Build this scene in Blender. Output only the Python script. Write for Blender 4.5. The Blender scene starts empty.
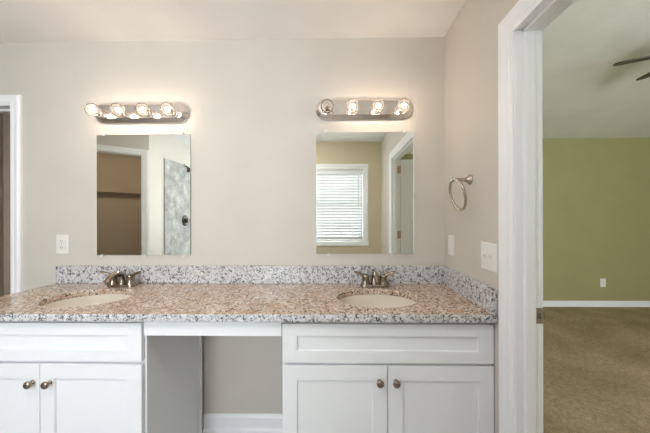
import bpy, bmesh, math, random
from mathutils import Vector, Matrix
PI = math.pi
random.seed(4)
S = bpy.context.scene
C = S.collection

# ------------------------------------------------------------------ camera, world, daylight, exposure
cam_data = bpy.data.cameras.new('camera')
cam = bpy.data.objects.new('camera', cam_data); C.objects.link(cam)
cam.location = (0, 0, 1.335)
cam.rotation_euler = (Matrix.Rotation(math.atan(.0163), 4, 'Z') @ Matrix.Rotation(PI/2, 4, 'X')
                      @ Matrix.Rotation(-.0027, 4, 'Z')).to_euler()
cam_data.sensor_width = 36
cam_data.lens = 265/650*36
cam_data.shift_x = -6.7/650
cam_data.shift_y = 0.5/650
cam_data.clip_start = .02
S.camera = cam

world = bpy.data.worlds.new('daylight'); S.world = world
world.use_nodes = True
bgn = world.node_tree.nodes['Background']
bgn.inputs[0].default_value = (.87, .925, 1.0, 1)
bgn.inputs[1].default_value = 9.3

BULB_L = 60.0          # radiance of the glowing bulb cores
FILL_L = 18.5  # radiance of the fill lamps added to the bathroom ceiling

def portal(name, loc, rot, sx, sy):
    l = bpy.data.lights.new(name, 'AREA'); l.shape = 'RECTANGLE'; l.size = sx; l.size_y = sy
    l.cycles.is_portal = True
    o = bpy.data.objects.new(name, l); C.objects.link(o); o.location = loc; o.rotation_euler = rot
    return o
portal('window_portal', (-.05, -.80, 1.5), (PI/2, 0, 0), .95, 1.12)
portal('shower_portal', (-1.35, -2.37, 1.55), (PI/2, 0, 0), 1.24, 1.44)  # daylight through the added shower window
portal('bedroom_portal', (2.7, -1.72, 1.45), (PI/2, 0, 0), 2.2, 1.5)  # daylight through the added bedroom window

S.view_settings.view_transform = 'Standard'
S.view_settings.look = 'None'
S.view_settings.exposure = 0.84
S.view_settings.gamma = 1
S.view_settings.use_curve_mapping = False
S.cycles.use_denoising = True
S.cycles.max_bounces = 12
S.cycles.diffuse_bounces = 6
S.cycles.sample_clamp_indirect = 6

# ------------------------------------------------------------------ key sizes (metres, camera stands over the origin)
YB = 1.651            # face of the vanity wall
XR = .672             # face of the right wall
ZC = 2.447            # ceiling
YW = -.66             # face of the window wall
XB = .763             # bedroom side of the right wall
YD = 3.985            # far wall of the bedroom
TOP, UND = .924, .893 # countertop top and underside
YF = 1.135            # face of the cabinet fronts

# ------------------------------------------------------------------ materials
def new_mat(name):
    m = bpy.data.materials.new(name); m.use_nodes = True
    nt = m.node_tree
    return m, nt, nt.nodes['Principled BSDF']
def add(nt, kind, **kw):
    n = nt.nodes.new(kind)
    for k, v in kw.items():
        if k.startswith('_'): setattr(n, k[1:], v)
        else: n.inputs[k].default_value = v
    return n
def coords(nt):
    g = add(nt, 'ShaderNodeNewGeometry')
    return g.outputs['Position']
def ramp(nt, fac, stops, interp='LINEAR'):
    r = add(nt, 'ShaderNodeValToRGB'); r.color_ramp.interpolation = interp
    e = r.color_ramp.elements
    while len(e) < len(stops): e.new(.5)
    for i, (p, c) in enumerate(stops):
        e[i].position = p; e[i].color = (*c, 1)
    nt.links.new(fac, r.inputs[0]); return r.outputs[0]
def mix(nt, fac, a, b, blend='MIX'):
    n = add(nt, 'ShaderNodeMix', _data_type='RGBA', _blend_type=blend)
    for sock, v in ((n.inputs[0], fac), (n.inputs[6], a), (n.inputs[7], b)):
        if hasattr(v, 'links'): nt.links.new(v, sock)
        elif isinstance(v, tuple): sock.default_value = (*v, 1)
        else: sock.default_value = v
    return n.outputs[2]
def noise(nt, scale, detail=3, rough=.5, vec=None):
    n = add(nt, 'ShaderNodeTexNoise', Scale=scale, Detail=detail, Roughness=rough)
    nt.links.new(vec or coords(nt), n.inputs['Vector']); return n.outputs['Fac']
def bump(nt, p, height, strength, dist=.002):
    b = add(nt, 'ShaderNodeBump', Strength=strength, Distance=dist)
    nt.links.new(height, b.inputs['Height']); nt.links.new(b.outputs[0], p.inputs['Normal'])

def paint(name, col, rough=.6, var=.03, bstr=.12, bscale=140):
    m, nt, p = new_mat(name)
    f = noise(nt, 3.0, 4)
    a = tuple(c*(1-var) for c in col); b = tuple(min(1, c*(1+var)) for c in col)
    nt.links.new(ramp(nt, f, [(.3, a), (.7, b)]), p.inputs['Base Color'])
    p.inputs['Roughness'].default_value = rough
    if bstr: bump(nt, p, noise(nt, bscale, 4), bstr)
    return m
def metal(name, col, rough):
    m, nt, p = new_mat(name)
    p.inputs['Metallic'].default_value = 1
    f = noise(nt, 60, 2)
    nt.links.new(ramp(nt, f, [(.3, tuple(c*.93 for c in col)), (.7, col)]), p.inputs['Base Color'])
    p.inputs['Roughness'].default_value = rough
    return m

M = {}
M['wall'] = paint('greige_wall_paint', (.61, .572, .515), .55)
M['tanwall'] = paint('tan_window_wall', (.60, .52, .36), .6)  # tone of the window wall, tanner than the other walls
M['oilbronze'] = metal('oil_rubbed_bronze', (.10, .085, .07), .5)
M['ceiling'] = paint('white_ceiling_paint', (.87, .85, .83), .8, .03, .5, 60)
M['trim'] = paint('white_semigloss_trim', (.87, .885, .90), .28, .015, .03)
M['cab'] = paint('white_cabinet_paint', (.84, .855, .885), .32, .012, .02)
M['plate'] = paint('white_plastic', (.80, .79, .76), .3, .01, 0)
M['slot'] = paint('dark_slot', (.10, .09, .08), .6, .05, 0)
M['olive'] = paint('olive_green_wall_paint', (.355, .325, .15), .6)
M['bedceil'] = paint('knockdown_ceiling', (.78, .77, .70), .85, .04, .9, 35)
M['closet'] = paint('brown_closet_paint', (.41, .335, .245), .7)
M['hall'] = paint('taupe_hall_paint', (.40, .35, .30), .7)
M['porcelain'] = paint('biscuit_porcelain', (.76, .70, .61), .12, .01, 0)
M['grout'] = paint('caulk', (.55, .52, .48), .6)
M['chrome'] = metal('polished_chrome', (.88, .81, .76), .16)
M['nickel'] = metal('brushed_nickel', (.50, .44, .37), .27)
M['bronze'] = metal('dark_nickel', (.33, .275, .22), .22)
M['hinge'] = metal('satin_brass', (.62, .42, .28), .3)
M['darkblade'] = paint('dark_walnut_blade', (.06, .035, .02), .4, .2, .05)
M['slat'] = None

# granite with black flecks, grey and tan crystals
def granite(name, lo, mid, hi, tancol, t0, t1, flecks, dark):
    m, nt, p = new_mat(name)
    pos = coords(nt)
    base = ramp(nt, noise(nt, 95, 5, .6, pos), [(.32, lo), (.45, mid), (.60, hi)])
    tan = ramp(nt, noise(nt, 20, 7, .7, pos), [(t0, (0, 0, 0)), (t1, (1, 1, 1))])
    c1 = mix(nt, tan, base, tancol)
    v = add(nt, 'ShaderNodeTexVoronoi', Scale=170.0); nt.links.new(pos, v.inputs['Vector'])
    cell = ramp(nt, v.outputs['Color'], [(.50, (0, 0, 0)), (.58, (1, 1, 1))])
    clump = ramp(nt, noise(nt, 55, 4, .6, pos), [(flecks-.02, (0, 0, 0)), (flecks+.06, (1, 1, 1))])
    fl = mix(nt, 1.0, cell, clump, 'MULTIPLY')
    c2 = mix(nt, fl, c1, dark)
    v2 = add(nt, 'ShaderNodeTexVoronoi', Scale=210.0); nt.links.new(pos, v2.inputs['Vector'])
    wh = ramp(nt, v2.outputs['Color'], [(.84, (0, 0, 0)), (.88, (1, 1, 1))])
    c3 = mix(nt, wh, c2, hi)
    nt.links.new(c3, p.inputs['Base Color'])
    p.inputs['Roughness'].default_value = .18
    return m
M['granite'] = granite('tan_speckled_granite', (.25, .17, .12), (.52, .395, .305), (.76, .655, .565), (.46, .30, .195), .46, .62, .49, (.06, .045, .04))
M['granite_cool_lit'] = granite('cool_lit_speckled_granite', (.27, .27, .28), (.52, .52, .54), (.72, .72, .745), (.60, .55, .50), .56, .70, .50, (.095, .095, .105))  # copy of the countertop stone with cool window light put into the colour

def carpet():
    m, nt, p = new_mat('brown_carpet')
    a = noise(nt, 2.2, 5, .6); b = noise(nt, 190, 2)
    c = ramp(nt, a, [(.3, (.40, .30, .185)), (.7, (.60, .455, .285))])
    d = ramp(nt, b, [(.25, (.55, .55, .55)), (.75, (1.25, 1.25, 1.25))])
    e = ramp(nt, noise(nt, 34, 4, .7), [(.3, (.70, .70, .70)), (.7, (1.22, 1.22, 1.22))])
    nt.links.new(mix(nt, 1.0, mix(nt, 1.0, c, d, 'MULTIPLY'), e, 'MULTIPLY'), p.inputs['Base Color'])
    p.inputs['Roughness'].default_value = 1; p.inputs['Specular IOR Level'].default_value = .05
    bump(nt, p, b, 1.0, .008)
    return m
M['carpet'] = carpet()

def floor_tile():
    m, nt, p = new_mat('grey_vinyl_tile')
    br = add(nt, 'ShaderNodeTexBrick', Scale=1.0)
    br.offset = 0
    for k, v in (('Mortar Size', .004), ('Brick Width', .305), ('Row Height', .305)): br.inputs[k].default_value = v
    nt.links.new(coords(nt), br.inputs['Vector'])
    n = ramp(nt, noise(nt, 9, 6, .65), [(.3, (.30, .29, .28)), (.7, (.46, .45, .44))])
    nt.links.new(mix(nt, br.outputs['Fac'], n, (.24, .23, .22)), p.inputs['Base Color'])
    p.inputs['Roughness'].default_value = .4
    return m
M['floor'] = floor_tile()

def shower_tile():
    m, nt, p = new_mat('grey_marbled_shower_tile')
    g = add(nt, 'ShaderNodeNewGeometry')
    s = add(nt, 'ShaderNodeSeparateXYZ'); nt.links.new(g.outputs['Position'], s.inputs[0])
    ad = add(nt, 'ShaderNodeMath', _operation='ADD'); nt.links.new(s.outputs[0], ad.inputs[0]); nt.links.new(s.outputs[1], ad.inputs[1])
    cb = add(nt, 'ShaderNodeCombineXYZ'); nt.links.new(ad.outputs[0], cb.inputs[0]); nt.links.new(s.outputs[2], cb.inputs[1])
    br = add(nt, 'ShaderNodeTexBrick', Scale=1.0); br.offset = 0
    for k, v in (('Mortar Size', .003), ('Brick Width', .305), ('Row Height', .305)): br.inputs[k].default_value = v
    nt.links.new(cb.outputs[0], br.inputs['Vector'])
    n = ramp(nt, noise(nt, 7, 8, .7), [(.34, (.27, .27, .255)), (.52, (.42, .42, .405)), (.68, (.64, .64, .62))])
    nt.links.new(mix(nt, br.outputs['Fac'], n, (.42, .42, .41)), p.inputs['Base Color'])
    p.inputs['Roughness'].default_value = .75; p.inputs['Specular IOR Level'].default_value = .15
    return m
M['tile'] = shower_tile()

def mirror_mat():
    m, nt, p = new_mat('silvered_mirror')
    p.inputs['Metallic'].default_value = 1; p.inputs['Base Color'].default_value = (.90, .93, .89, 1)
    p.inputs['Roughness'].default_value = .0
    return m
M['mirror'] = mirror_mat()

def clear(name, tint=(1, 1, 1), f=.10, rough=.02):
    m = bpy.data.materials.new(name); m.use_nodes = True; nt = m.node_tree; nt.nodes.clear()
    t = add(nt, 'ShaderNodeBsdfTransparent', Color=(*tint, 1)); g = add(nt, 'ShaderNodeBsdfGlossy', Roughness=rough)
    lw = add(nt, 'ShaderNodeLayerWeight', Blend=f)
    mx = add(nt, 'ShaderNodeMixShader'); o = add(nt, 'ShaderNodeOutputMaterial')
    nt.links.new(lw.outputs['Fresnel'], mx.inputs[0]); nt.links.new(t.outputs[0], mx.inputs[1]); nt.links.new(g.outputs[0], mx.inputs[2])
    nt.links.new(mx.outputs[0], o.inputs[0]); return m
M['glass'] = clear('window_glass', (.97, .99, .98))
def bulb_glass():
    m = clear('lit_bulb_glass', (.98, .97, .95), .12); nt = m.node_tree
    o = [n for n in nt.nodes if n.type == 'OUTPUT_MATERIAL'][0]; src = o.inputs[0].links[0].from_socket
    t = add(nt, 'ShaderNodeBsdfTranslucent', Color=(1, 1, 1, 1)); mx = add(nt, 'ShaderNodeMixShader', Fac=.035)
    nt.links.new(src, mx.inputs[1]); nt.links.new(t.outputs[0], mx.inputs[2]); nt.links.new(mx.outputs[0], o.inputs[0]); return m
M['bulbglass'] = bulb_glass()
M['clip'] = paint('clear_white_clip', (.72, .72, .70), .15, .01, 0)
def emit(name, col, s):
    m = bpy.data.materials.new(name); m.use_nodes = True; nt = m.node_tree; nt.nodes.clear()
    e = add(nt, 'ShaderNodeEmission', Color=(*col, 1), Strength=s); o = add(nt, 'ShaderNodeOutputMaterial')
    nt.links.new(e.outputs[0], o.inputs[0]); return m
M['glow'] = emit('glowing_filament', (1.0, .78, .61), BULB_L)
M['closetfill'] = emit('closet_fill_diffuser', (1.0, .90, .78), 34.0)  # unseen lamp added to brighten the closet
M['fillglow'] = emit('fill_lamp_diffuser', (1.0, .965, .95), FILL_L)  # glow of the added bathroom fill lamps
def slat_mat():
    m, nt, p = new_mat('white_blind_slat')
    p.inputs['Base Color'].default_value = (.74, .75, .75, 1); p.inputs['Roughness'].default_value = .4
    tr = add(nt, 'ShaderNodeBsdfTranslucent', Color=(.85, .87, .86, 1)); mx = add(nt, 'ShaderNodeMixShader', Fac=.02)
    o = nt.nodes['Material Output']
    nt.links.new(p.outputs[0], mx.inputs[1]); nt.links.new(tr.outputs[0], mx.inputs[2]); nt.links.new(mx.outputs[0], o.inputs[0])
    return m
M['slat'] = slat_mat()

# ------------------------------------------------------------------ mesh helpers
class MB:
    def __init__(s): s.bm = bmesh.new()
    def box(s, x0, x1, y0, y1, z0, z1):
        vs = [s.bm.verts.new(p) for p in ((x0,y0,z0),(x1,y0,z0),(x1,y1,z0),(x0,y1,z0),(x0,y0,z1),(x1,y0,z1),(x1,y1,z1),(x0,y1,z1))]
        for f in ((3,2,1,0),(4,5,6,7),(0,1,5,4),(1,2,6,5),(2,3,7,6),(3,0,4,7)): s.bm.faces.new([vs[i] for i in f])
        return s
    def prism(s, pts, f0, f1):
        """polygon pts (a,b); f0,f1 map (a,b) to the two end positions"""
        A = [s.bm.verts.new(f0(*p)) for p in pts]; B = [s.bm.verts.new(f1(*p)) for p in pts]
        n = len(pts)
        s.bm.faces.new(A[::-1]); s.bm.faces.new(B)
        for i in range(n): s.bm.faces.new((A[i], A[(i+1)%n], B[(i+1)%n], B[i]))
        return s
    def loft(s, rings, cap0=True, cap1=True, close=True):
        R = [[s.bm.verts.new(p) for p in r] for r in rings]; n = len(R[0])
        for a, b in zip(R, R[1:]):
            for i in range(n if close else n-1): s.bm.faces.new((a[i], a[(i+1)%n], b[(i+1)%n], b[i]))
        if cap0: s.bm.faces.new(R[0][::-1])
        if cap1: s.bm.faces.new(R[-1])
        return s
    def lathe(s, prof, org, axis, n=24, sx=1, sy=1):
        """prof: (radius, height along axis)"""
        ax = Vector(axis).normalized(); u = ax.orthogonal().normalized()
        if abs(ax.z) > .99: u = Vector((1, 0, 0))
        v = ax.cross(u); org = Vector(org)
        rings = [[org + ax*h + u*(max(r, 1e-5)*math.cos(2*PI*i/n)*sx) + v*(max(r, 1e-5)*math.sin(2*PI*i/n)*sy) for i in range(n)] for r, h in prof]
        return s.loft(rings)
    def tube(s, pts, rad, n=12, flat=1.0):
        pts = [Vector(p) for p in pts]; rings = []; up = None
        rs = rad if isinstance(rad, (list, tuple)) else [rad]*len(pts)
        for i, p in enumerate(pts):
            t = (pts[min(i+1, len(pts)-1)] - pts[max(i-1, 0)]).normalized()
            if up is None: up = t.orthogonal().normalized() if abs(t.z) > .9 else Vector((0, 0, 1))
            side = t.cross(up).normalized(); up = side.cross(t).normalized()
            rings.append([p + side*(rs[i]*math.cos(2*PI*k/n)) + up*(rs[i]*flat*math.sin(2*PI*k/n)) for k in range(n)])
        return s.loft(rings)
    def sphere(s, c, r, n=20, sc=(1, 1, 1)):
        bmesh.ops.create_uvsphere(s.bm, u_segments=n, v_segments=n//2, radius=r,
            matrix=Matrix.Translation(c) @ Matrix.Diagonal((*sc, 1)))
        return s
    def build(s, name, mat, parent=None, smooth=False, bevel=0, seg=2, kind=None, at=None):
        bmesh.ops.recalc_face_normals(s.bm, faces=s.bm.faces)
        me = bpy.data.meshes.new(name); s.bm.to_mesh(me); s.bm.free()
        if at is not None: me.transform(Matrix.Translation(-Vector(at)))
        me.materials.append(mat)
        o = bpy.data.objects.new(name, me); C.objects.link(o)
        if at is not None: o.location = at
        if parent: o.parent = parent
        if smooth:
            for p in me.polygons: p.use_smooth = True
            if smooth != True:
                me.set_sharp_from_angle(angle=math.radians(smooth))
        if bevel:
            b = o.modifiers.new('edge', 'BEVEL'); b.width = bevel; b.segments = seg; b.limit_method = 'ANGLE'; b.angle_limit = math.radians(40)
        if kind: o['kind'] = kind
        return o
def thing(name, loc, label, cat, group=None, rz=0):
    o = bpy.data.objects.new(name, None); C.objects.link(o); o.location = loc; o.rotation_euler.z = rz
    o.empty_display_size = .05
    o['label'] = label; o['category'] = cat
    if group: o['group'] = group
    return o
def tag(o, label, cat, group=None):
    o['label'] = label; o['category'] = cat
    if group: o['group'] = group
    return o
def copy_tree(o, parent=None):
    c = o.copy(); C.objects.link(c)
    if parent: c.parent = parent
    for ch in list(o.children): copy_tree(ch, c)
    return c
def struct(name, mat, *boxes, bevel=0):
    b = MB()
    for x in boxes: b.box(*x)
    return b.build(name, mat, kind='structure', bevel=bevel)

CASE = [(0, 0), (0, .009), (.004, .0105), (.018, .0115), (.021, .0145), (.030, .0150), (.034, .0125), (.040, .0135),
        (.060, .0175), (.074, .018), (.079, .0155), (.083, .016), (.088, .013), (.090, .0085), (.090, 0)]
def casing(mb, a0, a1, top, tr, width=.09, z0=0.0):
    k = width/.09
    rings = []
    prof = [(o*k, t) for o, t in CASE]
    for f in (lambda o: (a0-o, z0), lambda o: (a0-o, top+o), lambda o: (a1+o, top+o), lambda o: (a1+o, z0)):
        rings.append([tr(*f(o), t) for o, t in prof])
    mb.loft(rings)
    return mb
BASE = [(0, 0), (0, .100), (.004, .100), (.007, .096), (.010, .088), (.013, .082), (.013, .022), (.022, .014), (.024, 0)]
def baseboard(name, fa, fb, mat=None):
    MB().prism(BASE, fa, fb).build(name, mat or M['trim'], kind='structure')

# ------------------------------------------------------------------ bathroom shell
XL = -3.256
struct('floor', M['floor'], (-4.6, XB-.05, -2.35, 3.3, -.06, 0))
struct('ceiling', M['ceiling'], (-4.6, XB-.05, -2.35, 3.3, ZC, ZC+.08))
# vanity wall with the doorway to the little room at the left
LD0, LD1, LDT = -2.82, -2.059, 2.045
struct('wall_back', M['wall'], (LD1+.012, XR+.05, YB, YB+.11, 0, ZC), (XL-.1, LD0-.012, YB, YB+.11, 0, ZC), (LD0-.012, LD1+.012, YB, YB+.11, LDT+.012, ZC))
# right wall with the doorway to the bedroom
RD0, RD1, RDT = .095, 1.003, 2.028
struct('wall_right', M['wall'], (XR, XB, RD1+.012, YB+.11, 0, ZC), (XR, XB, YW-.15, RD0-.012, 0, ZC), (XR, XB, RD0-.012, RD1+.012, RDT+.012, ZC))
# window wall
WX0, WX1, WZ0, WZ1 = -.50, .40, .965, 2.04
XS = -.62
struct('wall_window', M['tanwall'], (XS, WX0-.012, YW-.15, YW, 0, ZC), (WX1+.012, XR+.02, YW-.15, YW, 0, ZC),
       (WX0-.012, WX1+.012, YW-.15, YW, 0, WZ0-.012), (WX0-.012, WX1+.012, YW-.15, YW, WZ1+.012, ZC))
# shower alcove, its depth and width set by the added window's light
XSH, YSH = -2.27, -2.25
struct('wall_left', M['wall'], (XSH-.10, XSH, YSH-.1, .105, 0, ZC))
SW0, SW1, SZ0, SZ1 = -1.75, -.75, .85, 2.25
struct('wall_shower_rear', M['wall'], (XSH-.1, SW0, YSH-.1, YSH, 0, ZC), (SW1, XS, YSH-.1, YSH, 0, ZC), (SW0, SW1, YSH-.1, YSH, 0, SZ0), (SW0, SW1, YSH-.1, YSH, SZ1, ZC))
mb = MB()
for (a, b, c, d) in ((SW0, SW0+.04, SZ0, SZ1), (SW1-.04, SW1, SZ0, SZ1), (SW0+.04, SW1-.04, SZ0, SZ0+.04), (SW0+.04, SW1-.04, SZ1-.04, SZ1)):
    mb.box(a, b, YSH-.08, YSH-.03, c, d)
w3 = mb.build('window_fill_shower', M['trim'], kind='structure')  # unseen window, added to light the left cabinets from the front
MB().box(SW0+.04, SW1-.04, YSH-.058, YSH-.052, SZ0+.04, SZ1-.04).build('pane', M['glass'], w3)
struct('wall_shower_end', M['wall'], (XS, XS+.1, YSH-.1, YW-.15, 0, ZC))
tile = struct('trim_shower_tile', M['tile'], (XSH-.001, XSH+.012, YSH, -.172, .08, 2.118), (XSH+.01, XS-.01, YSH-.001, YSH+.012, .08, SZ0))
MB().box(XSH+.012, XS, YSH+.012, -.80, 0, .09).build('shower_pan', M['trim'], bevel=.012, kind='structure')
# angled closet wall
CX, CY = XSH, .105
dx, dy = -.789, .615
nx, ny = .615, .789           # into the bathroom
def cw(a, z, t): return Vector((CX + dx*a + nx*t, CY + dy*a + ny*t, z))
def cbox(mb, a0, a1, t0, t1, z0, z1):
    mb.prism([(a0, t0), (a1, t0), (a1, t1), (a0, t1)], lambda a, t: cw(a, z0, t), lambda a, t: cw(a, z1, t)); return mb
CA0, CA1, CT = .075, .835, 2.078
mb = MB()
cbox(mb, 0, CA0-.012, -.1, 0, 0, ZC); cbox(mb, CA1+.012, 1.26, -.1, 0, 0, ZC); cbox(mb, CA0-.012, CA1+.012, -.1, 0, CT+.012, ZC)
mb.build('wall_angled', M['wall'], kind='structure')
struct('wall_far_left', M['wall'], (XL-.1, XL, .85, YB, 0, ZC))
mb = MB(); cbox(mb, -.95, 1.45, -1.42, -1.36, 0, ZC); mb.build('wall_closet_back', M['closet'], kind='structure')
struct('wall_closet_side', M['closet'], (XSH-.115, XSH-.101, -1.75, .03, 0, ZC))
mb = MB(); cbox(mb, 1.26, 1.32, -1.36, -.02, 0, ZC); mb.build('wall_closet_end', M['closet'], kind='structure')
mb = MB(); cbox(mb, CA1+.012, 1.26, -.112, -.101, 0, ZC); cbox(mb, CA0-.012, CA1+.012, -.112, -.101, CT+.012, ZC)
mb.build('wall_closet_front', M['closet'], kind='structure')
# little room behind the left doorway
struct('wall_hall_back', M['hall'], (-3.6, -1.3, 2.75, 2.83, 0, ZC))
struct('wall_hall_right', M['hall'], (-1.42, -1.34, YB+.11, 2.75, 0, ZC))
struct('wall_hall_left', M['hall'], (-3.6, -3.52, YB+.1, 2.75, 0, ZC))

# left doorway trim
d1 = casing(MB(), LD0, LD1, LDT, lambda a, z, t: Vector((a, YB-t, z)), .068).build('door_1', M['trim'], kind='structure')
mb = MB()
mb.box(LD1, LD1+.014, YB-.004, YB+.114, 0, LDT+.014).box(LD0-.014, LD0, YB-.004, YB+.114, 0, LDT+.014).box(LD0, LD1, YB-.004, YB+.114, LDT, LDT+.014)
mb.build('jamb', M['trim'], d1)
mb = MB().box(LD1-.011, LD1, YB+.045, YB+.08, 0, LDT).box(LD0, LD0+.011, YB+.045, YB+.08, 0, LDT).box(LD0, LD1, YB+.045, YB+.08, LDT-.011, LDT)
mb.build('door_stop', M['trim'], d1, bevel=.002)

# right doorway trim, with latch plate, hinges and the open slab
d2 = casing(MB(), RD0-.005, RD1-.001, RDT-.001, lambda a, z, t: Vector((XR-t, a, z)), .086).build('door_2', M['trim'], kind='structure')
mb = MB()
mb.box(XR-.005, XB+.004, RD1-.005, RD1+.012, 0, RDT+.012).box(XR-.005, XB+.004, RD0-.012, RD0, 0, RDT+.012).box(XR-.005, XB+.004, RD0, RD1-.005, RDT, RDT+.012)
mb.build('jamb', M['trim'], d2, bevel=.0015)
mb = MB().box(.694, .734, RD1-.020, RD1-.005, 0, RDT).box(.694, .734, RD0, RD0+.012, 0, RDT).box(.694, .734, RD0, RD1-.005, RDT-.012, RDT)
mb.build('door_stop', M['trim'], d2, bevel=.003)
casing(MB(), RD0-.005, RD1-.001, RDT-.001, lambda a, z, t: Vector((XB+t, a, z)), .075).build('rear_casing', M['trim'], d2)
# strike plate
mb = MB(); ys = RD1-.005
def plate_pts(w, h, r, n=4):
    out = []
    for cx, cz, a0 in ((w-r, h-r, 0), (-w+r, h-r, 90), (-w+r, -h+r, 180), (w-r, -h+r, 270)):
        for i in range(n+1):
            a = math.radians(a0+90*i/n); out.append((cx+r*math.cos(a), cz+r*math.sin(a)))
    return out
xs, zs = .753, .966
mb.prism(plate_pts(.016, .029, .004), lambda a, b: (xs+a, ys-.0022, zs+b), lambda a, b: (xs+a, ys, zs+b))
mb.prism(plate_pts(.009, .014, .003), lambda a, b: (xs+.018+a*.6, ys-.0024+.004*(a > 0), zs+b), lambda a, b: (xs+.018+a*.6, ys+.0+.004*(a > 0), zs+b))
sp = mb.build('strike_plate', M['nickel'], d2); sp['label'] = 'brushed metal strike plate'
mb = MB(); mb.prism(plate_pts(.0065, .011, .003), lambda a, b: (xs+a, ys-.0027, zs+b), lambda a, b: (xs+a, ys-.0021, zs+b)); mb.build('latch_hole', M['slot'], sp)
for z in (1.90, 1.12, .25):
    mb = MB().box(XB-.034, XB+.002, RD0, RD0+.003, z-.045, z+.045)
    mb.lathe([(.006, -.047), (.006, .047)], (XB+.010, RD0+.001, z), (0, 0, 1), 10)
    h = mb.build('hinge', M['hinge'], d2)
mb = MB().box(XB+.014, XB+.014+.86, RD0-.040, RD0-.005, .012, RDT-.004)
for (a0, a1) in ((.12, .39), (.47, .74)):
    for (b0, b1) in ((.25, .95), (1.1, 1.85)):
        mb.box(XB+a0+.02, XB+a1, RD0-.0052, RD0-.002, b0, b1)
mb.build('door_slab', M['trim'], d2, bevel=.002)

# closet doorway trim
d3 = casing(MB(), CA0, CA1, CT, lambda a, z, t: cw(a, z, t), .07).build('door_3', M['trim'], kind='structure')
mb = MB(); cbox(mb, CA0-.012, CA0, -.115, .003, 0, CT+.012); cbox(mb, CA1, CA1+.012, -.115, .003, 0, CT+.012); cbox(mb, CA0, CA1, -.115, .003, CT, CT+.012)
mb.build('jamb', M['trim'], d3)
mb = MB(); cbox(mb, CA0, CA0+.002, -.06, -.03, .93, .99); mb.build('strike_plate', M['bronze'], d3)

# window
w1 = casing(MB(), WX0, WX1, WZ1, lambda a, z, t: Vector((a, YW+t, z)), .082, WZ0).build('window_1', M['trim'], kind='structure')
mb = MB().box(WX0-.085, WX1+.085, YW-.001, YW+.014, WZ0-.058, WZ0-.001); mb.build('window_apron', M['trim'], w1, bevel=.003)
mb = MB().box(WX0-.012, WX0, YW-.13, YW+.002, WZ0-.012, WZ1+.012).box(WX1, WX1+.012, YW-.13, YW+.002, WZ0-.012, WZ1+.012)
mb.box(WX0, WX1, YW-.13, YW+.002, WZ1, WZ1+.012).box(WX0, WX1, YW-.13, YW+.006, WZ0-.012, WZ0)
mb.build('window_frame', M['trim'], w1)
mb = MB(); zm = (WZ0+WZ1)/2
for (a, b, c, d) in ((WX0, WX0+.04, WZ0, WZ1), (WX1-.04, WX1, WZ0, WZ1), (WX0, WX1, WZ0, WZ0+.04), (WX0, WX1, WZ1-.04, WZ1), (WX0, WX1, zm-.02, zm+.02)):
    mb.box(a, b, YW-.125, YW-.095, c, d)
sash = mb.build('sash', M['trim'], w1)
for (c, d) in ((WZ0+.04, zm-.02), (zm+.02, WZ1-.04)):
    MB().box(WX0+.04, WX1-.04, YW-.112, YW-.108, c, d).build('pane', M['glass'], sash)

# window blind
bl = thing('window_blind', ((WX0+WX1)/2, YW-.04, WZ1), 'white slatted blind on the bathroom window reflected in the right mirror', 'window blind')
def bp(mb, name, mat, **k):
    o = mb.build(name, mat, **k); o.parent = bl; o.matrix_parent_inverse = Matrix.Translation(-bl.location); return o
bp(MB().box(WX0+.004, WX1-.004, YW-.075, YW-.012, WZ1-.065, WZ1-.001), 'headrail', M['trim'], bevel=.004)
mb = MB(); zz = WZ1-.085; tilt = math.radians(-58)
while zz > WZ0+.045:
    prof = []
    for i in range(7):
        u = -.025+.05*i/6; h = .003*(1-(u/.025)**2); prof.append((u, h))
    prof = prof + [(u, h-.0026) for u, h in prof[::-1]]
    f = lambda x: (lambda u, h: Vector((x, YW-.043 + u*math.cos(tilt)-h*math.sin(tilt), zz - u*math.sin(tilt)-h*math.cos(tilt))))
    mb.prism(prof, f(WX0+.008), f(WX1-.008)); zz -= .0425
sl = bp(mb, 'slats', M['slat'])
bp(MB().box(WX0+.008, WX1-.008, YW-.066, YW-.022, WZ0+.012, WZ0+.032), 'bottom_rail', M['trim'], bevel=.004)
for x in (WX0+.15, (WX0+WX1)/2, WX1-.15):
    bp(MB().tube([(x, YW-.014, WZ1-.05), (x, YW-.014, WZ0+.03)], .0018, 6), 'ladder_cord', M['trim'])
bp(MB().tube([(WX1-.07, YW-.006, WZ1-.05), (WX1-.07, YW-.006, WZ1-.55)], .004, 8), 'tilt_wand', M['clip'])

# baseboards
baseboard('baseboard_back', lambda t, z: (-.829, YB-t, z*1.07), lambda t, z: (-.232, YB-t, z*1.07))
baseboard('baseboard_window', lambda t, z: (XS+.1, YW+t, z), lambda t, z: (XR, YW+t, z))

# ------------------------------------------------------------------ bedroom shell
XE, YA = 4.7, -1.65
struct('floor_bedroom', M['carpet'], (XB-.05, XE, YA, YD, -.05, .0))
zr = lambda y: 2.493 + (YD-y)*.22
yr = 1.17
mb = MB()
mb.prism([(YD+.1, zr(YD+.1)), (yr, zr(yr)), (YA-.1, zr(YD+.1)), (YA-.1, zr(YD+.1)+.1), (yr, zr(yr)+.1), (YD+.1, zr(YD+.1)+.1)],
         lambda y, z: (XB-.06, y, z), lambda y, z: (XE+.1, y, z))
mb.build('ceiling_bedroom', M['bedceil'], kind='structure')
struct('wall_bedroom_far', M['olive'], (XB-.06, XE+.1, YD, YD+.1, 0, 2.55))
struct('wall_bedroom_right', M['olive'], (XE, XE+.1, YA, YD, 0, 3.2))
mb = MB()
mb.box(XB-.004, XB+.006, RD1+.012, YD, 0, 3.2).box(XB-.004, XB+.006, YA, RD0-.012, 0, 3.2).box(XB-.004, XB+.006, RD0-.012, RD1+.012, RDT+.012, 3.2)
mb.build('wall_bedroom_left', M['olive'], kind='structure')
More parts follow.
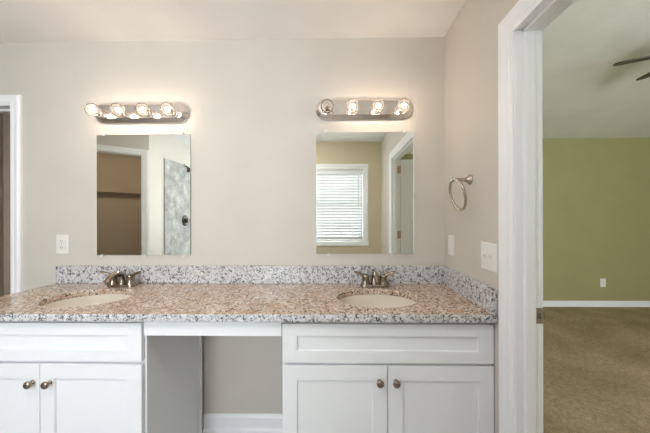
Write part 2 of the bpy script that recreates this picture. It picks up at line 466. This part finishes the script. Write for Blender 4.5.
BX0, BX1, BZ0, BZ1 = 1.6, 3.8, .70, 2.20
struct('wall_bedroom_near', M['olive'], (XB-.06, BX0, YA-.1, YA, 0, 3.2), (BX1, XE+.1, YA-.1, YA, 0, 3.2), (BX0, BX1, YA-.1, YA, 0, BZ0), (BX0, BX1, YA-.1, YA, BZ1, 3.2))
baseboard('baseboard_bedroom', lambda t, z: (XB, YD-t*.8, z*.85), lambda t, z: (XE, YD-t*.8, z*.85))
w2 = casing(MB(), BX0, BX1, BZ1, lambda a, z, t: Vector((a, YA+t, z)), .08, BZ0).build('window_fill_bedroom', M['trim'], kind='structure')  # unseen window, added to brighten the bedroom
mb = MB()
for (a, b, c, d) in ((BX0, BX0+.04, BZ0, BZ1), (BX1-.04, BX1, BZ0, BZ1), (BX0, BX1, BZ0, BZ0+.04), (BX0, BX1, BZ1-.04, BZ1), (2.68, 2.72, BZ0, BZ1)):
    mb.box(a, b, YA-.08, YA-.04, c, d)
s2 = mb.build('sash', M['trim'], w2)
MB().box(BX0+.04, BX1-.04, YA-.062, YA-.058, BZ0+.04, BZ1-.04).build('pane', M['glass'], s2)

# ------------------------------------------------------------------ vanity cabinets
def shaker(mb, x0, x1, z0, z1, st, rl, y=YF, th=.019, rec=.0085):
    def rect(a0, a1, c0, c1, yy): return [mb.bm.verts.new((a, yy, c)) for a, c in ((a0, c0), (a1, c0), (a1, c1), (a0, c1))]
    r = [rect(x0, x1, z0, z1, y+th), rect(x0, x1, z0, z1, y), rect(x0+st, x1-st, z0+rl, z1-rl, y), rect(x0+st+.0015, x1-st-.0015, z0+rl+.0015, z1-rl-.0015, y+rec)]
    mb.bm.faces.new(r[0])
    for a, b in zip(r, r[1:]):
        for i in range(4): mb.bm.faces.new((a[i], a[(i+1)%4], b[(i+1)%4], b[i]))
    mb.bm.faces.new(r[3]); return mb
KNOB = [(.0, 0), (.009, 0), (.0085, .003), (.0055, .006), (.005, .013), (.009, .016), (.0148, .018), (.016, .021), (.0155, .025), (.012, .0285), (.006, .030), (0, .0305)]
def cabinet(label, bx0, bx1, fx0, fx1, split, kz):
    t = thing('vanity_cabinet', ((bx0+bx1)/2, 1.40, 0), label, 'cabinet', 'white vanity base cabinets')
    inv = Matrix.Translation(-t.location)
    def part(mb, name, mat, par=None, **k):
        o = mb.build(name, mat, **k); o.parent = par or t
        if par is None: o.matrix_parent_inverse = inv
        return o
    mb = MB()
    y0, y1, zt, w = YF+.021, YB-.026, UND-.001, .017
    mb.box(bx0, bx0+w, y0, y1, .0, zt).box(bx1-w, bx1, y0, y1, .0, zt).box(bx0+w, bx1-w, y0+.06, y1, .105, .12).box(bx0+w, bx1-w, y1-.006, y1, .12, zt)
    mb.box(bx0+w, bx0+.038, y0, y0+.019, .105, zt).box(bx1-.038, bx1-w, y0, y0+.019, .105, zt)
    mb.box(bx0+.038, bx1-.038, y0, y0+.019, .835, zt).box(bx0+.038, bx1-.038, y0, y0+.019, .68, .725).box(bx0+.038, bx1-.038, y0, y0+.019, .105, .14).box(bx0+w, bx1-w, y0+.06, y0+.072, 0, .105)
    part(mb, 'body', M['cab'], bevel=.0015)
    dz0, dz1 = .709, .876
    part(shaker(MB(), fx0, fx1, dz0, dz1, .063, .052), 'drawer_front', M['cab'], bevel=.0015)
    for (a, b, kx) in ((fx0, split-.0015, split-.035), (split+.0015, fx1, split+.034 if bx1 > 0 else split+.047)):
        if bx1 < 0 and a == fx0: kx = split-.030
        d = part(shaker(MB(), a, b, .118, .696, .063, .062), 'door', M['cab'], bevel=.0015)
        part(MB().lathe(KNOB, (kx, YF, kz), (0, -1, 0), 20), 'knob', M['bronze'], d, smooth=40)
    return t, inv
cl, inv = cabinet('white shaker sink cabinet under the left sink, knee space at its right', -1.745, -.836, -1.743, -.845, -1.294, .618)
o = MB().box(-.8365, -.829, YB-.045, YB-.027, .0, UND-.001).build('scribe_strip', M['trim'], cl); o.matrix_parent_inverse = inv
cr, inv = cabinet('white shaker sink cabinet under the right sink, beside the bedroom doorway', -.236, .669, -.232, .668, .219, .634)
tag(MB().box(-.8345, -.2365, YF, YF+.019, .823, UND-.0015).build('apron_board', M['cab'], bevel=.0015, at=(-.526, YF, .86)), 'plain white apron board bridging the knee space under the counter', 'apron board')

# ------------------------------------------------------------------ granite
SINKS = ((-1.275, 1.352), (.209, 1.357))
cu = bpy.data.curves.new('outline', 'CURVE'); cu.dimensions = '2D'; cu.fill_mode = 'BOTH'; cu.extrude = (TOP-UND)/2-.002; cu.bevel_depth = .002; cu.bevel_resolution = 1
def spl(pts):
    s = cu.splines.new('POLY'); s.points.add(len(pts)-1); s.use_cyclic_u = True
    for p, q in zip(s.points, pts): p.co = (*q, 0, 1)
spl([(-1.755, 1.117), (XR-.004, 1.117), (XR-.004, YB-.004), (-1.755, YB-.004)])
for cx, cy in SINKS: spl([(cx+.208*math.cos(2*PI*i/56), cy+.158*math.sin(2*PI*i/56)) for i in range(56)][::-1])
tmp = bpy.data.objects.new('tmp', cu); C.objects.link(tmp)
bpy.context.view_layer.update()
me = bpy.data.meshes.new_from_object(tmp.evaluated_get(bpy.context.evaluated_depsgraph_get()))
bpy.data.objects.remove(tmp)
ct = bpy.data.objects.new('countertop', me); C.objects.link(ct); ct.location = (0, 0, (TOP+UND)/2)
me.materials.clear(); me.materials.append(M['granite'])
o = MB().box(-1.757, XR-.002, 1.110, 1.1155, -(TOP-UND)/2, (TOP-UND)/2).build('front_edge_cool_lit', M['granite_cool_lit'], ct, bevel=.002)  # face of the same slab, split off to carry the cool-lit colour
o['label'] = 'front edge with cool light put into its colour'
tag(ct, 'long speckled granite countertop with two oval sink cutouts', 'countertop')
tag(MB().box(-1.755, XR-.0235, YB-.022, YB-.002, TOP+.0005, 1.035).build('backsplash', M['granite_cool_lit'], bevel=.002, at=(-.55, YB-.01, TOP)), 'long low granite backsplash along the wall under both mirrors', 'backsplash')
tag(MB().box(XR-.0225, XR-.002, 1.114, YB-.002, TOP+.0005, 1.035).build('side_splash', M['granite_cool_lit'], bevel=.002, at=(XR-.01, 1.38, TOP)), 'short granite side splash on the right wall beneath the switches', 'side splash')

# ------------------------------------------------------------------ sinks and faucets
def ell(cx, cy, rx, ry, z, n=48): return [(cx+rx*math.cos(2*PI*i/n), cy+ry*math.sin(2*PI*i/n), z) for i in range(n)]
def sink(label):
    t = thing('sink', (0, 0, 0), label, 'sink', 'oval undermount sinks')
    rings = [ell(0, 0, .226, .172, -.008), ell(0, 0, .226, .172, -.0005), ell(0, 0, .206, .156, -.0005)]
    for k in range(1, 11):
        a = k/10*PI/2*.93
        rings.append(ell(0, 0, .206*math.cos(a)**.75, .156*math.cos(a)**.75, -.0005-.145*math.sin(a)))
    MB().loft(rings, cap0=False, cap1=True).build('basin', M['porcelain'], t, smooth=50)
    MB().lathe([(.0, -.1455), (.022, -.1455), (.0225, -.141), (.018, -.139), (.012, -.1405), (0, -.140)], (0, 0, 0), (0, 0, 1), 20).build('drain', M['bronze'], t, smooth=40)
    return t
s0 = sink('oval biscuit porcelain sink sunk in the counter below the left mirror'); s0.location = (*SINKS[0], UND)
s1 = copy_tree(s0); s1.location = (*SINKS[1], UND); s1['label'] = 'oval biscuit porcelain sink sunk in the counter below the right mirror'

def faucet(label):
    t = thing('faucet', (0, 0, 0), label, 'faucet', 'two handled centerset faucets')
    pts = []
    for i in range(32):
        a = 2*PI*i/32; c, s = math.cos(a), math.sin(a)
        pts.append((.056*(1 if c > 0 else -1)*(abs(c) > 1e-6) + .028*c, .028*s))
    MB().loft([[(x, y, 0) for x, y in pts], [(x, y, .010) for x, y in pts], [(x*.97, y*.9, .014) for x, y in pts]]).build('base_plate', M['bronze'], t, smooth=40)
    MB().lathe([(.023, .013), (.022, .02), (.018, .032), (.0175, .05), (.014, .056), (0, .058)], (0, 0, 0), (0, 0, 1), 20).build('spout_post', M['bronze'], t, smooth=40)
    sp = [Vector((0, .006, .022))]
    for i in range(1, 13):
        k = i/12
        sp.append(Vector((0, .004-.118*k, .030+.050*math.sin(PI*(.22+.68*k))+.002)))
    MB().tube(sp, [.019-.006*i/12 for i in range(13)], 14, .85).lathe([(.0095, 0), (.0095, .014), (.007, .014)], (0, -.106, .036), (0, 0, 1), 14).build('spout', M['bronze'], t, smooth=50)
    for s in (-1, 1):
        h = MB().lathe([(.026, .012), (.026, .019), (.022, .027), (.020, .046), (.024, .057), (.021, .066), (.010, .072), (0, .073)], (s*.052, 0, 0), (0, 0, 1), 20).build('handle', M['bronze'], t, smooth=40)
        MB().tube([(s*.048, -.002, .060), (s*.068, -.004, .068), (s*.088, -.008, .077), (s*.107, -.012, .085), (s*.120, -.014, .089)], [.013, .013, .012, .0115, .009], 12, .6).build('lever', M['bronze'], h, smooth=50)
    MB().tube([(0, .022, .012), (0, .022, .085)], .0028, 8).sphere((0, .022, .090), .0075, 12).build('lift_rod', M['bronze'], t, smooth=50)
    return t
f0 = faucet('dark metal two-handled faucet behind the left sink'); f0.location = (-1.280, 1.565, TOP+.001)
f1 = copy_tree(f0); f1.location = (.226, 1.572, TOP+.001); f1['label'] = 'dark metal two-handled faucet behind the right sink'

# ------------------------------------------------------------------ mirrors
def mirror(label, x0, x1, z0, z1, clips):
    t = thing('wall_mirror', ((x0+x1)/2, YB-.001, (z0+z1)/2), label, 'mirror', 'frameless wall mirrors')
    inv = Matrix.Translation(-t.location)
    o = MB().box(x0, x1, YB-.0065, YB-.0015, z0, z1).build('mirror_glass', M['mirror'], t, bevel=.002, seg=1); o.matrix_parent_inverse = inv
    for x, top in clips:
        z = z1 if top else z0; s = 1 if top else -1
        mb = MB().prism(plate_pts(.009, .010, .004), lambda a, b: (x+a, YB-.0105, z+s*.004+b), lambda a, b: (x+a, YB-.0068, z+s*.004+b))
        mb.box(x-.009, x+.009, YB-.0068, YB-.001, *sorted((z+s*.0006, z+s*.014)))
        mb.sphere((x, YB-.0105, z+s*.007), .0032, 8)
        o = mb.build('mirror_clip', M['clip'], t); o.matrix_parent_inverse = inv
    return t
mirror('frameless mirror below the left light bar, showing a closet doorway', -1.508, -.910, 1.097, 1.857, ((-1.46, 1), (-.965, 1), (-1.475, 0), (-1.205, 0), (-.955, 0)))
mirror('frameless mirror below the right light bar, showing a window blind', -.125, .486, 1.105, 1.862, ((-.06, 1), (.42, 1), (-.045, 0), (.345, 0)))

# ------------------------------------------------------------------ vanity lights
def stadium(hl, r, n=10):
    out = []
    for c, a0 in ((hl, -90), (-hl, 90)):
        for i in range(n+1):
            a = math.radians(a0+180*i/n); out.append((c+r*math.cos(a), r*math.sin(a)))
    return out
def vanity_light(label, cx, cz, dead):
    t = thing('vanity_light', (cx, YB, cz), label, 'light fixture', 'four bulb chrome light bars')
    R = []
    for hl, r, y in ((.238, .062, -.001), (.238, .062, -.014), (.238, .059, -.016), (.238, .043, -.036), (.238, .041, -.037)):
        R.append([(a, y, b) for a, b in stadium(hl, r)])
    MB().loft(R).build('back_plate', M['chrome'], t, smooth=25)
    for i, x in enumerate((-.2235, -.0745, .0745, .2235)):
        sk = MB().lathe([(.024, .036), (.024, .040), (.0185, .043), (.0175, .062), (.015, .063), (.0148, .050), (0, .050)], (x, 0, -.016), (0, -1, 0), 20).build('socket', M['chrome'], t, smooth=40)
        prof = [(.0125, .056), (.0125, .064)] + [(.0385*math.sin(a), .100-.0385*math.cos(a)) for a in [.42+(PI-.42)*k/14 for k in range(15)]]
        b = MB().lathe(prof, (x, 0, -.016), (0, -1, 0), 24).build('bulb', M['bulbglass'], t, smooth=True)
        if i == dead:
            b['label'] = 'unlit clear globe bulb'
            MB().lathe([(.0135, .051), (.0135, .070), (.010, .082), (.004, .098), (.0, .100)], (x, 0, -.016), (0, -1, 0), 14).build('bulb_stem', M['bronze'], b, smooth=40)
        else:
            MB().sphere((x, -.098, -.016), .0125, 14, (1, 1.1, 1)).build('filament', M['glow'], b, smooth=True)
            MB().lathe([(.011, .051), (.011, .066), (.004, .074), (.002, .082)], (x, 0, -.016), (0, -1, 0), 12).build('bulb_stem', M['nickel'], b, smooth=40)
    return t
vanity_light('chrome four-globe light bar above the left mirror, all four lit', -1.218, 1.990, -1)
vanity_light('chrome four-globe light bar above the right mirror, first globe unlit', .1735, 2.000, 0)

# ------------------------------------------------------------------ plates on the walls
def wall_plate(name, label, cat, w, h, kind, loc, rz, group=None):
    """built facing -y, about its centre"""
    t = thing(name, loc, label, cat, group, rz)
    p = plate_pts(w/2, h/2, .004); q = plate_pts(w/2-.004, h/2-.004, .003)
    MB().loft([[(a, -.0005, b) for a, b in p], [(a, -.003, b) for a, b in p], [(a, -.0062, b) for a, b in q]]).build('cover_plate', M['plate'], t, smooth=25)
    if kind == 'outlet':
        for z in (-.0195, .0195):
            r = MB().prism(plate_pts(.0165, .0142, .009), lambda a, b: (a, -.0085, z+b), lambda a, b: (a, -.006, z+b)).build('receptacle', M['plate'], t)
            MB().box(-.0075, -.0050, -.0092, -.0084, z-.001, z+.0075).box(.005, .0072, -.0092, -.0084, z-.001, z+.006).prism(plate_pts(.0022, .0026, .002), lambda a, b: (a, -.0092, z-.007+b), lambda a, b: (a, -.0084, z-.007+b)).build('slots', M['slot'], r)
        MB().lathe([(.003, .006), (.003, .0072), (0, .0075)], (0, 0, 0), (0, -1, 0), 10).build('screw', M['nickel'], t)
    elif kind == 'rocker':
        r = MB().box(-.0168, .0168, -.0078, -.006, -.033, .033).build('insert', M['plate'], t, bevel=.001)
        MB().box(-.0060, .0060, -.0090, -.0077, -.0065, -.001).box(-.0060, .0060, -.0090, -.0077, .001, .0065).build('buttons', M['plate'], r)
    else:
        for x in (-.023, .023):
            g = MB().loft([[(x+a, -.006, b) for a, b in ((-.005, -.011), (.005, -.011), (.005, .011), (-.005, .011))],
                           [(x+a, -.0075, b) for a, b in ((-.0048, -.0105), (.0048, -.0105), (.0048, .0105), (-.0048, .0105))]]).build('toggle', M['plate'], t)
            MB().loft([[(x+a, -.007, b) for a, b in ((-.0042, -.004), (.0042, -.004), (.0042, .006), (-.0042, .006))],
                       [(x+a, -.019, b+.006) for a, b in ((-.0035, -.0005), (.0035, -.0005), (.0035, .006), (-.0035, .006))]]).build('lever', M['plate'], g, bevel=.001)
            for z in (-.030, .030): MB().lathe([(.003, .006), (.003, .0070), (0, .0073)], (x, 0, z), (0, -1, 0), 10).build('screw', M['plate'], t)
    return t
wall_plate('wall_outlet', 'white outlet plate on the back wall left of the left mirror', 'outlet', .080, .122, 'outlet', (-1.730, YB, 1.167), 0)
wall_plate('wall_receptacle', 'narrow white plate on the right wall, near the back corner', 'outlet', .074, .116, 'rocker', (XR, 1.552, 1.168), -PI/2)
wall_plate('light_switch', 'wide white double switch plate on the right wall beside the door casing', 'light switch', .122, .122, 'toggle', (XR, 1.173, 1.159), -PI/2)
wall_plate('wall_outlet', 'small pale outlet low on the olive bedroom wall', 'outlet', .078, .125, 'outlet', (3.945, YD, .352), 0)

# ------------------------------------------------------------------ towel ring
t = thing('towel_ring', (XR, 1.335, 1.520), 'brushed nickel towel ring on the right wall above the switches', 'towel ring')
MB().lathe([(.0, .0005), (.026, .0005), (.026, .004), (.022, .009), (.014, .018), (.0095, .032), (.0085, .075), (.0105, .079), (.0105, .090), (.007, .094), (0, .095)], (0, 0, 0), (-1, 0, 0), 24).build('mount_post', M['nickel'], t, smooth=40)
pts = []
ring = MB(); n = 48; rr = .076; r2 = .0066
R = []
for i in range(n):
    a = 2*PI*i/n; c = Vector((-.083+(.036)*(1-math.cos(a))/2, rr*math.sin(a), -.074+rr*math.cos(a))); o = Vector((0, math.sin(a), math.cos(a)))
    R.append([c + o*(r2*math.cos(2*PI*k/10)) + Vector((1, 0, 0))*(r2*math.sin(2*PI*k/10)) for k in range(10)])
ring.loft(R + [R[0]], False, False); bmesh.ops.remove_doubles(ring.bm, verts=ring.bm.verts, dist=1e-5)
ring.build('ring', M['nickel'], t, smooth=True)

# ------------------------------------------------------------------ shower fittings, closet shelf (seen in the left mirror)
t = thing('shower_valve', (XSH+.012, -.64, 1.287), 'dark round shower valve with lever on the grey tile, in the left mirror', 'shower valve')
MB().lathe([(0, .0005), (.083, .0005), (.083, .004), (.076, .010), (.035, .014), (.030, .05), (.026, .058), (0, .060)], (0, 0, 0), (1, 0, 0), 28).build('escutcheon', M['oilbronze'], t, smooth=40)
MB().tube([(.045, 0, .0), (.055, -.03, .002), (.060, -.07, .004), (.060, -.10, .004)], [.013, .011, .009, .008], 12).build('lever', M['oilbronze'], t, smooth=40)
t = thing('shower_fixture', (XSH+.001, -.64, 2.10), 'dark shower head on a short arm high above the valve', 'shower head')
MB().lathe([(.0, .0005), (.032, .0005), (.030, .006), (.014, .011), (0, .011)], (0, 0, 0), (1, 0, 0), 20).build('flange', M['oilbronze'], t, smooth=40)
MB().tube([(.005, 0, 0), (.02, 0, .003), (.035, 0, -.004), (.05, 0, -.018)], .0085, 10).build('arm', M['oilbronze'], t, smooth=50)
MB().lathe([(.010, 0), (.014, .02), (.020, .03), (.044, .055), (.046, .066), (.040, .070), (0, .070)], (.046, 0, -.012), (.6, 0, -.8), 20).build('spray_head', M['oilbronze'], t, smooth=40)

mb = MB(); cbox(mb, -.86, 1.25, -1.355, -1.235, 1.715, 1.733)
sh = mb.build('closet_shelf', M['closet']); tag(sh, 'brown painted shelf board across the closet, seen in the left mirror', 'shelf')
mb = MB(); cbox(mb, -.86, 1.25, -1.356, -1.338, 1.675, 1.7145); mb.build('shelf_cleat', M['closet'], sh)

# ------------------------------------------------------------------ bedroom ceiling fan
FX, FY, FZ, FR = 2.788, 2.067, 2.62, .48
zc = zr(FY)
t = thing('ceiling_fan', (FX, FY, FZ), 'dark bladed ceiling fan on the bedroom ceiling, two blade tips showing', 'ceiling fan')
MB().lathe([(0, 0), (.065, 0), (.062, .03), (.03, .055), (0, .055)], (0, 0, zc-FZ+.014), (0, 0, -1), 24).build('canopy', M['bronze'], t, smooth=40)
MB().tube([(0, 0, .08), (0, 0, zc-FZ-.03)], .011, 12).build('downrod', M['bronze'], t, smooth=50)
MB().lathe([(0, .10), (.05, .10), (.10, .075), (.115, .03), (.105, -.01), (.06, -.04), (0, -.042)], (0, 0, 0), (0, 0, 1), 28).build('motor', M['bronze'], t, smooth=40)
for k in range(5):
    a = math.radians(153-72*k)
    mt = Matrix.Rotation(a, 4, 'Z') @ Matrix.Rotation(math.radians(-11), 4, 'X')
    out = [(.16, -.040), (.30, -.052), (.44, -.055), (.46, -.048), (.48, -.025), (.48, .025), (.46, .048), (.44, .055), (.30, .052), (.16, .040)]
    b = MB().prism(out, lambda u, v: mt @ Vector((u, v, -.004)), lambda u, v: mt @ Vector((u, v, .004))).build('blade', M['darkblade'], t)
    MB().prism([(.09, -.014), (.20, -.022), (.22, 0), (.20, .022), (.09, .014)], lambda u, v: mt @ Vector((u, v, -.010)), lambda u, v: mt @ Vector((u, v, -.0042))).build('blade_iron', M['bronze'], b)

# ------------------------------------------------------------------ unseen fill lamps, added on the bathroom and closet ceilings
def fill_lamp(label, loc, rad, glow):
    t = thing('fill_lamp', loc, label, 'added fill lamp')
    k = rad/.185
    MB().lathe([(0, .0005), (.185*k, .0005), (.185*k, .022), (.175*k, .026), (0, .026)], (0, 0, 0), (0, 0, -1), 40).build('rim', M['trim'], t, smooth=40)
    MB().lathe([(.172*k, .026)] + [(.172*k*math.cos(a), .026+.06*math.sin(a)) for a in (.2, .4, .6, .8, 1.0, 1.2, 1.4, 1.55)], (0, 0, 0), (0, 0, -1), 40).build('diffuser', glow, t, smooth=True)
fill_lamp('added unseen fill lamp on the ceiling between window and right half of the vanity', (-.42, .14, ZC), .185, M['fillglow'])
fill_lamp('added unseen fill lamp on the ceiling in front of the left sink', (-1.42, .08, ZC), .185, M['fillglow'])
p = cw(.45, ZC, -.24)
fill_lamp('small added unseen fill lamp inside the closet', p, .13, M['closetfill'])
